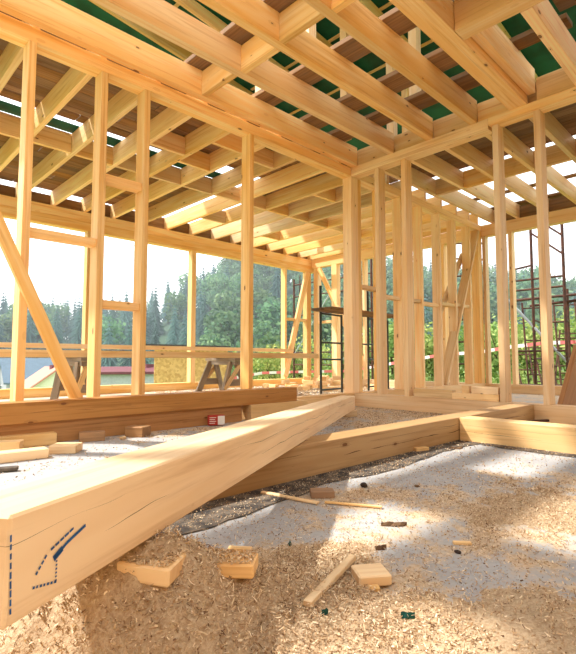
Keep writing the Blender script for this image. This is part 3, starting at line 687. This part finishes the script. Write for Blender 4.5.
# sawhorses and a long board resting on them
def sawhorse(cx, cy, label, sp_=.26):
    r = thing('sawhorse', label, 'sawhorse', loc=(cx, cy, 0)); h = .60
    timber('top_bar', (cx, cy-.40, h-.02), (cx, cy+.40, h-.02), .13, .045, 'horse', r)
    timber('top_bar', (cx, cy-.38, h-.075), (cx, cy+.38, h-.075), .10, .06, 'horse', r)
    for s in (-1, 1):
        for e_ in (-1, 1): timber('leg', (cx+s*.05, cy+e_*.27, h-.06), (cx+s*sp_, cy+e_*.34, .0), .045, .09, 'horse', r)
        timber('crosspiece', (cx-sp_*.65, cy+s*.32, .22), (cx+sp_*.65, cy+s*.32, .22), .025, .10, 'horse', r)
        timber('crosspiece', (cx-sp_*.85, cy+s*.345, .12), (cx+sp_*.4, cy+s*.31, .50), .025, .07, 'off', r)
p = at(223, 355, 1, 6.3); sawhorse(p.x, p.y, 'weathered sawhorse under the long board beside the offcut heap')
p = at(74, 355, 1, 6.3); sawhorse(p.x, p.y, 'weathered sawhorse under the long board, behind the diagonal brace of the left wall', .12)
e_ = at(316, 352, 1, 6.1)
o = bx('long_board', .2, e_.x, 6.02, 6.17, .602, .69, 'off'); tag(o, 'long pale board resting on both sawhorses in the back room', 'board')
o = bx('long_board', .2, at(240, 352, 1, 6.3).x, 6.20, 6.40, .602, .64, 'plank'); tag(o, 'dark narrow board lying on both sawhorses behind the long pale board', 'board')

# heap of offcuts in the far corner: three layers of blocks, none inside another
placed = []
def heap_layer(n_want, cx, cy, rx, ry, z0, hgt):
    spots = []; tries = 0
    while len(spots) < n_want and tries < 3000:
        tries += 1; x = cx+random.uniform(-rx, rx); y = cy+random.uniform(-ry, ry)
        if x > 8.42 or y > 7.8 or math.hypot(x-6.5, y-5.15) < .3 or math.hypot(x-7.3, y-5.36) < .3: continue
        if all(math.hypot(x-a, y-b) > .295 for a, b in spots): spots.append((x, y))
    for x, y in spots:
        L = random.uniform(.16, .26); aa = random.uniform(0, 3.14); d = Vector((math.cos(aa), math.sin(aa), 0)); cc = Vector((x, y, z0+hgt/2))
        o = timber('wood_offcut', cc-d*L/2, cc+d*L/2, random.uniform(.07, .125), hgt, 'off', roll=0)
        tag(o, 'pale offcut in the sunny heap in the far corner of the back room', 'offcut', 'heap of offcuts in the far corner')
heap_layer(22, 7.5, 6.7, .95, .95, 0, .08)
heap_layer(11, 7.6, 6.75, .6, .6, .08, .075)
heap_layer(5, 7.65, 6.8, .33, .33, .155, .08)

# ------------------------------------------------------------------ outside: scaffolds, tape
def tubes(parent, name, lst, r=.024, mat='rust'):
    for a, b in lst: tube(name, [a, b], r, mat, parent)
sx = 10.6
def sp(px, py): return at(px, py, 0, sx)
P1 = sp(534, 330); P2 = sp(566, 330); P0 = sp(513, 330)
sc = thing('scaffold_tower', 'tall rusty tube scaffold standing outside the far right wall', 'scaffold', loc=(P1.x, P1.y, -.3))
g = lambda p_, z: Vector((p_.x, p_.y, z))
tubes(sc, 'standard', [(g(P1, -.3), g(P1, 4.1)), (g(P2, -.3), g(P2, 4.1))], .03)
B1 = Vector((sx+.9, P1.y+.15, 0)); B2 = Vector((sx+.9, P2.y+.2, 0))
tubes(sc, 'standard', [(g(B1, -.3), g(B1, 2.1)), (g(B2, -.3), g(B2, 2.1)), (g(P0, .1), g(P0, 2.75))], .028)
zl = lambda py: sp(534, py).z
for z in (zl(351), zl(385), zl(289), zl(279)): tubes(sc, 'ledger', [(g(P0, z), g(P2, z))], .022)
for z in (zl(265),): tubes(sc, 'ledger', [(g(P0, z-.05), g(P1, z))], .022)
for za, zb in ((zl(231), zl(240)), (zl(249), zl(258))): tubes(sc, 'ledger', [(g(P1, za+.35), g(P2, zb))], .02)
tubes(sc, 'ledger', [(g(B1, 1.4), g(B2, 1.4)), (g(P1, 1.4), g(B1, 1.4)), (g(P2, 1.4), g(B2, 1.4)), (g(P1, .6), g(B1, .6)), (g(P2, .6), g(B2, .6))], .02)
mp = (P1+P2)/2; tubes(sc, 'upright', [(g(mp, zl(233)-.0), g(mp, zl(252)))], .016)
tube('diagonal_brace', [sp(508, 300), sp(567, 362)], .028, 'galv', sc)
# rusty frames propped against the scaffold
def prop(px0, py0, px1, py1, xx, lab, i):
    a = at(px0, py0, 0, xx); b = at(px1, py1, 0, xx-.35); b.z = min(b.z, -.05)
    r = thing('folded_trestle', lab, 'frame', 'rusty frames propped against the scaffold', loc=(b.x, b.y, -.3)); wv_ = Vector((.12, -.42, 0))
    b.z = -.3
    tube('upright', [a, b], .022, 'rust', r); tube('upright', [a+wv_, b+wv_], .022, 'rust', r)
    for t_ in (.06, .4, .75, .95): q = a.lerp(b, t_); tube('rung', [q, q+wv_], .016, 'rust', r)
for i, (a, b, c, d, xx) in enumerate(((522, 303, 529, 370, 11.6), (514, 352, 524, 384, 11.9), (553, 300, 562, 384, 11.9), (546, 345, 560, 384, 11.6), (560, 330, 553, 384, 12.2), (528, 345, 536, 384, 12.3))):
    prop(a, b, c, d, xx+.25*i, 'rusty steel frame propped against the scaffold beyond the right wall', i)
o = tube('scaffold_tube', [at(510, 301, 0, 11.4), at(580, 294, 0, 11.4)], .03, 'rust', sc)
o = tube('scaffold_tube', [at(530, 306, 0, 11.4), at(580, 300, 0, 11.5)], .03, 'rust', sc)
# second scaffold behind the far corner
sx = 10.2
Q1 = sp(294, 330); Q2 = sp(335, 330); Q3 = sp(372, 330); Q4 = sp(447, 330); Q5 = sp(487, 330)
s2_ = thing('scaffold_tower', 'brown tube scaffold seen behind the far corner of the back room', 'scaffold', loc=(Q2.x, Q2.y, -.3))
tubes(s2_, 'standard', [(g(Q1, -.4), g(Q1, 3.0)), (g(Q2, -.3), g(Q2, 4.2)), (g(Q3, -.3), g(Q3, 3.6))], .03)
zq = lambda py: sp(334, py).z
for z in (zq(279), zq(292), zq(312), zq(352), zq(365)): tubes(s2_, 'ledger', [(g(Q1, z), g(Q3, z))], .02)
tube('diagonal_brace', [sp(336, 283), sp(288, 366)], .022, 'galv', s2_)
tube('diagonal_brace', [sp(366, 330), sp(338, 366)], .022, 'galv', s2_)
tubes(s2_, 'upright', [(g(sp(300, 330), zq(269)), g(sp(300, 330), zq(292)))], .016)
s3_ = thing('scaffold_tower', 'dark tube scaffold seen between the studs beyond the right room', 'scaffold', loc=(Q4.x, Q4.y, -.3))
tubes(s3_, 'standard', [(g(Q4, -.3), g(Q4, 3.0)), (g(Q5, -.3), g(Q5, 1.9))], .028)
zz_ = lambda py: sp(460, py).z
for a, b in ((241, 252), (256, 268)): tubes(s3_, 'ledger', [(g(Q4, zz_(a)), g(Q5, zz_(b)+.1))], .02)
for py in (276, 300, 320, 342, 364): tubes(s3_, 'ledger', [(g(Q4, zz_(py)), g(Q5, zz_(py)))], .02)

# red and white barrier tape
tp = thing('barrier_tape', 'red and white barrier tape strung along outside the walls', 'tape', loc=(12.0, 3.0, 0))
path = [at(x, y, 0, 12.6) for x, y in ((600, 339), (576, 342), (545, 343), (510, 347), (480, 352), (440, 355), (400, 362), (350, 371))]+[at(x, y, 1, 11.5) for x, y in ((290, 372), (262, 373), (228, 379))]
nseg = 0
for a, b in zip(path, path[1:]):
    nn_ = max(1, int((b-a).length/.28))
    for i in range(nn_):
        p0 = a.lerp(b, i/nn_); p1 = a.lerp(b, (i+1)/nn_)
        timber('tape_band', p0, p1, .004, .085, 'tapered' if nseg % 2 else 'tapewhite', tp, bev=0); nseg += 1

# ------------------------------------------------------------------ outside: buildings in the valley
def house(name, px, dist, yaw, L, W, hw, hr, ztop, wallm, roofm, label, windows, chimney=None, over=.4):
    c = far(px, dist); c.z = ztop-hr-hw; r = thing(name, label, 'house', loc=tuple(c)); R = Matrix.Rotation(yaw, 4, 'Z')
    T = lambda x, y, z: c+(R @ Vector((x, y, z)))
    h = [(-L/2, -W/2), (L/2, -W/2), (L/2, W/2), (-L/2, W/2)]
    V = [T(x, y, -1) for x, y in h]+[T(x, y, hw) for x, y in h]+[T(-L/2, 0, hw+hr), T(L/2, 0, hw+hr)]
    F = [(0, 1, 5, 4), (1, 2, 6, 9, 5), (2, 3, 7, 6), (3, 0, 4, 8, 7), (4, 5, 9, 8), (6, 7, 8, 9)]
    meshobj('walls', V, F, wallm, r)
    for s in (-1, 1):
        k_ = hr/(W/2); y1 = s*(W/2+over); z1 = hw-over*k_
        V = [T(-L/2-over, 0, hw+hr+.05), T(L/2+over, 0, hw+hr+.05), T(L/2+over, y1, z1+.05), T(-L/2-over, y1, z1+.05)]
        V += [v+Vector((0, 0, .22)) for v in V]
        meshobj('roof', V, [(0, 1, 2, 3), (7, 6, 5, 4), (0, 4, 5, 1), (1, 5, 6, 2), (2, 6, 7, 3), (3, 7, 4, 0)], roofm, r)
    for (fx, fy, ww, wh, zc, face) in windows:
        if face == 'end':
            o = bx('window', -.0, .1, -ww/2, ww/2, -wh/2, wh/2, 'darkedge', r, bev=0); o.matrix_parent_inverse.identity()
            loc = T(fx*(L/2), fy, zc)-c
            o.matrix_basis = Matrix.Translation(loc) @ R @ Matrix.Diagonal((1, 1, 1, 1))
            o.data = boxmesh(.12, ww, wh, M['white'], 0); pn = link(bpy.data.objects.new('pane', boxmesh(.16, ww*.8, wh*.8, M['glass'], 0))); pn.parent = o
        else:
            loc = T(fx, fy*(W/2), zc)-c; o = bx('window', 0, .1, 0, .2, 0, .3, 'glass', r, bev=0); o.matrix_parent_inverse.identity()
            o.matrix_basis = Matrix.Translation(loc) @ R; o.data = boxmesh(ww, .12, wh, M['white'], 0); pn = link(bpy.data.objects.new('pane', boxmesh(ww*.8, .16, wh*.8, M['glass'], 0))); pn.parent = o
    if chimney:
        p_ = T(chimney, 0, hw+hr+.2); timber('chimney', p_-Vector((0, 0, .9)), p_+Vector((0, 0, .28)), .75, .75, 'roofred', r, bev=0)
    return r
d60 = far(52, 60)
house('house', 52, 62, math.atan2(d60.y, d60.x)+.16, 8.5, 6.6, 3.2, 2.5, -.46, 'plaster', 'rooftile', 'cream house with a salmon pitched roof and a chimney in the valley', [(-1, 1.3, 1.0, 1.2, 2.2, 'end'), (-1, -1.6, 1.0, 1.2, 2.2, 'end'), (-1, 0, .8, .9, 4.0, 'end')], chimney=-1.5)
house('house', 36, 84, math.atan2(d60.y, d60.x)+1.8, 9, 8, 3, 3.2, .6, 'greywall', 'roofblue', 'distant house with a slate blue roof behind the salmon roofed one', [(1, 0, 1, 1, 2, 'end')])
d3 = far(126, 46)
house('house', 130, 46, math.atan2(d3.y, d3.x)+1.50, 5.0, 3.2, 2.0, .35, -.28, 'greywall', 'roofred', 'low grey outbuilding with a shallow maroon roof beyond the back wall', [(-1.0, -1, .8, .9, 1.2, 'side'), (1.6, -1, .8, .9, 1.2, 'side')], chimney=-1.6, over=.4)
# osb shed just outside the back wall
c = far(190, 15.0); shd = thing('shed', 'site shed clad in orange strand board outside the back wall', 'shed', loc=(c.x, c.y, -1.5))
d = Vector((c.x, c.y, 0)).normalized(); s_ = Vector((d.y, -d.x, 0))
for i in range(2):
    a = c+s_*(-1.0+1.05*i); b = c+s_*(.03+1.05*i); mid = (a+b)/2
    timber('wall_panel', Vector((mid.x, mid.y, -1.5)), Vector((mid.x, mid.y, .94-.04*i)), 1.04, 1.4, 'osb', shd, bev=.01, zref=tuple(d))
a = c-s_*1.3; b = c+s_*1.15
timber('roof_sheet', Vector((a.x, a.y, 1.0)), Vector((b.x, b.y, .95)), 1.9, .05, 'darkedge', shd, bev=.005)
timber('roof_batten', Vector((a.x, a.y, .96))-d*.8, Vector((b.x, b.y, .91))-d*.8, .06, .06, 'off', shd)

# ------------------------------------------------------------------ vegetation
def conifer_mesh(seed, h=13.0):
    rr = random.Random(seed); V = []; F = []; mi = []; tone = []
    for s in range(6): t = s*math.pi/3; V += [(.22*math.cos(t), .22*math.sin(t), -1.5), (.05*math.cos(t), .05*math.sin(t), h*.9)]; tone += [0, 0]
    for s in range(6): a = 2*s; b = 2*((s+1) % 6); F.append((a, b, b+1, a+1)); mi.append(1)
    nl = 15
    for k_ in range(nl):
        f_ = k_/(nl-1); z = h*(.10+.86*f_); R = (1-f_)**.85*h*.20+.18; nb = max(6, int(13*(1-f_*.5))); off = rr.random()*6
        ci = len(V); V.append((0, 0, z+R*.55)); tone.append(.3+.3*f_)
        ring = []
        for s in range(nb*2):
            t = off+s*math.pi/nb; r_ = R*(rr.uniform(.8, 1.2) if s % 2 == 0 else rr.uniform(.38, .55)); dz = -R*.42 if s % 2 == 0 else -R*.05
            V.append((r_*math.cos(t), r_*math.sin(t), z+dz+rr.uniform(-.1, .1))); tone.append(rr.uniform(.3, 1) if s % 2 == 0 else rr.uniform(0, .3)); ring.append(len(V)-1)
        for s in range(nb*2): F.append((ci, ring[s], ring[(s+1) % (nb*2)])); mi.append(0)
    o = meshobj('conifer', V, F, None, None, tone, ['conifer', 'trunk'], mi); me = o.data; bpy.data.objects.remove(o); return me
def leafy_mesh(seed, h, R, nleaf, leaf, mat, trunk=True, zc=.58, lobes=9):
    rr = np.random.default_rng(seed); V = []; T = []
    lob = []
    for i in range(lobes):
        a = rr.random()*6.283; q = rr.random()**.5*.5*R; lob.append((q*math.cos(a), q*math.sin(a), h*(zc+rr.uniform(-.28, .24)), R*rr.uniform(.45, .65)))
    n = nleaf; li = rr.integers(0, lobes, n); L = np.array(lob)[li]
    dv = rr.normal(0, 1, (n, 3)); dv /= np.linalg.norm(dv, axis=1)[:, None]
    rad = L[:, 3]*(.72+.36*rr.random(n)); P = L[:, :3]+dv*rad[:, None]*np.array([1, 1, .85])
    P[:, 2] = np.maximum(P[:, 2], .12*h*rr.random(n) if not trunk else .15*h)
    # leaf quads tilted about the outward normal
    t1 = np.cross(dv, rr.normal(0, 1, (n, 3))); t1 /= np.linalg.norm(t1, axis=1)[:, None]; nn = dv+rr.normal(0, .55, (n, 3)); nn /= np.linalg.norm(nn, axis=1)[:, None]
    t1 = t1-nn*(t1*nn).sum(1)[:, None]; t1 /= np.linalg.norm(t1, axis=1)[:, None]; t2 = np.cross(nn, t1); sz = leaf*rr.uniform(.6, 1.3, n)
    Q = np.stack([P-t1*sz[:, None]*.5, P+t2*sz[:, None]*.3, P+t1*sz[:, None]*.5, P-t2*sz[:, None]*.3], 1)
    V = Q.reshape(-1, 3); tone = np.repeat(np.clip(rr.normal(.5, .28, n), 0, 1), 4); F = np.arange(4*n).reshape(-1, 4)
    Vl = [tuple(v) for v in V]; Fl = [tuple(f_) for f_ in F]; mi = [0]*n; tone = list(tone)
    def limb(a, b, r0, r1):
        a = Vector(a); b = Vector(b); d = (b-a).normalized(); u = d.orthogonal().normalized(); w_ = d.cross(u); i0 = len(Vl)
        for s in range(5):
            t = s*2*math.pi/5
            for p_, r_ in ((a, r0), (b, r1)): Vl.append(tuple(p_+u*(r_*math.cos(t))+w_*(r_*math.sin(t)))); tone.append(0)
        for s in range(5): x_ = i0+2*s; y_ = i0+2*((s+1) % 5); Fl.append((x_, y_, y_+1, x_+1)); mi.append(1)
    limb((0, 0, -1.0), (0, 0, h*.55), h*.022, h*.012)
    for q in lob: limb((0, 0, h*.3), q[:3], h*.011, h*.004)
    o = meshobj('leafy', Vl, Fl, None, None, tone, [mat, 'trunk'], mi); me = o.data; bpy.data.objects.remove(o); return me
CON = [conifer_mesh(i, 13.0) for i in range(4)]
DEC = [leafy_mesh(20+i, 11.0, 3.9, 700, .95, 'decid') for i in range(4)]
SHR = [leafy_mesh(40+i, 2.6, 1.15, 900, .17, 'shrub', False, .5, 10) for i in range(4)]
def plant(name, me, x, y, s, label, cat, group, z=None):
    o = link(bpy.data.objects.new(name, me)); o.location = (x, y, (ground(x, y) if z is None else z)-.1); o.scale = (s*random.uniform(.9, 1.1), s*random.uniform(.9, 1.1), s); o.rotation_euler = (0, 0, random.random()*6.28)
    return tag(o, label, cat, group)
cnt = 0
rows = [(92, 30), (106, 36), (120, 42), (134, 48), (146, 50), (156, 50), (164, 50)]
for ri, (r, nn_) in enumerate(rows):
    for i in range(nn_):
        px = -45+(670)*(i+random.uniform(.1, .9))/nn_; p = far(px, r+random.uniform(-5, 5))
        if r < 112 and -10 < px < 90: continue
        pc = .8 if px < 205 else (.12 if px < 350 else .22)
        if random.random() < pc: plant('conifer', random.choice(CON), p.x, p.y, random.uniform(.75, 1.15), 'dark conifer in the forest on the far hillside', 'tree', 'conifers on the far hillside')
        else: plant('leafy_tree', random.choice(DEC), p.x, p.y, random.uniform(.8, 1.2), 'round leafy tree in the forest on the far hillside', 'tree', 'leafy trees on the far hillside')
# mid-distance trees on the near slope
for px, dist, s in ((268, 62, .78), (240, 75, .8), (318, 70, .9), (215, 80, .9), (120, 80, .55), (95, 78, .5), (365, 60, .7), (395, 66, .8), (455, 70, .8), (500, 64, .65), (545, 68, .7), (432, 58, .5)):
    p = far(px, dist); plant('leafy_tree', random.choice(DEC), p.x, p.y, s, 'leafy tree at the foot of the hill beyond the site', 'tree', 'leafy trees at the foot of the hill')
for px, dist, s in ((112, 52, .38), (158, 58, .42), (150, 70, .6)):
    p = far(px, dist); plant('conifer', random.choice(CON), p.x, p.y, s, 'small dark conifer standing by the low grey outbuilding', 'tree', 'conifers by the outbuilding')
for px, dist, s in ((270, 17, .85), (252, 19, .9), (283, 20, .8), (262, 23, .9), (345, 19, .8), (372, 18, .95), (392, 17, 1.0), (410, 19, 1.15), (432, 18, .9), (455, 18, 1.05), (470, 20, 1.0), (488, 18, 1.0), (503, 17, 1.0), (518, 19, 1.1), (530, 17, .85), (548, 20, 1.0), (572, 18, 1.15), (590, 18, 1.1), (318, 20, .9), (300, 18, .7), (18, 40, 1.3), (8, 44, 1.5), (124, 30, .6), (148, 28, .6)):
    p = far(px, dist); left = px < 160
    plant('shrub', random.choice(SHR), p.x, p.y, s, 'yellow green shrub near the houses in the valley' if left else 'bright yellow green shrub growing just outside the frame walls', 'shrub', 'shrubs in the valley' if left else 'shrubs outside the frame walls')
# tufts of grass outside the right wall
V = []; F = []; T = []
for i in range(7000):
    px = random.uniform(250, 600); dist = random.uniform(13.2, 20); p = far(px, dist); z = ground(p.x, p.y); hh = random.uniform(.12, .4); a = random.random()*6.28; w_ = .012
    dx, dy = math.cos(a)*w_, math.sin(a)*w_; lx, ly = random.uniform(-.1, .1), random.uniform(-.1, .1); i0 = len(V)
    V += [(p.x-dx, p.y-dy, z), (p.x+dx, p.y+dy, z), (p.x+lx, p.y+ly, z+hh)]; F.append((i0, i0+1, i0+2)); t_ = random.random(); T += [t_]*3
o = meshobj('tall_grass', V, F, 'shrub', None, T); tag(o, 'tall bright grass growing outside the right wall', 'grass', kind='stuff')

# ------------------------------------------------------------------ valley haze (thin air over the far slopes)
hzv = []
for r in (48, 240):
    for a in (2, 16, 31, 46, 61, 76, 90):
        for z in (-9, 62): hzv.append((r*math.cos(math.radians(a)), r*math.sin(math.radians(a)), z))
F = []
ix = lambda i, j, k_: (i*7+j)*2+k_
for j in range(6):
    F += [(ix(0, j, 0), ix(0, j, 1), ix(0, j+1, 1), ix(0, j+1, 0)), (ix(1, j, 0), ix(1, j+1, 0), ix(1, j+1, 1), ix(1, j, 1)), (ix(0, j, 1), ix(1, j, 1), ix(1, j+1, 1), ix(0, j+1, 1)), (ix(0, j, 0), ix(0, j+1, 0), ix(1, j+1, 0), ix(1, j, 0))]
F += [(ix(0, 0, 0), ix(1, 0, 0), ix(1, 0, 1), ix(0, 0, 1)), (ix(0, 6, 0), ix(0, 6, 1), ix(1, 6, 1), ix(1, 6, 0))]
hm_ = bpy.data.materials.new('haze'); hm_.use_nodes = True; ht = hm_.node_tree; ht.nodes.clear()
ho = ht.nodes.new('ShaderNodeOutputMaterial'); vsn = ht.nodes.new('ShaderNodeVolumeScatter'); vsn.inputs['Color'].default_value = (.80, .92, 1, 1); vsn.inputs['Density'].default_value = .0022; vsn.inputs['Anisotropy'].default_value = .2
ht.links.new(vsn.outputs[0], ho.inputs['Volume']); M['haze'] = hm_
o = meshobj('haze', hzv, F, 'haze'); tag(o, 'thin bluish haze over the wooded hillside', 'haze', kind='stuff')
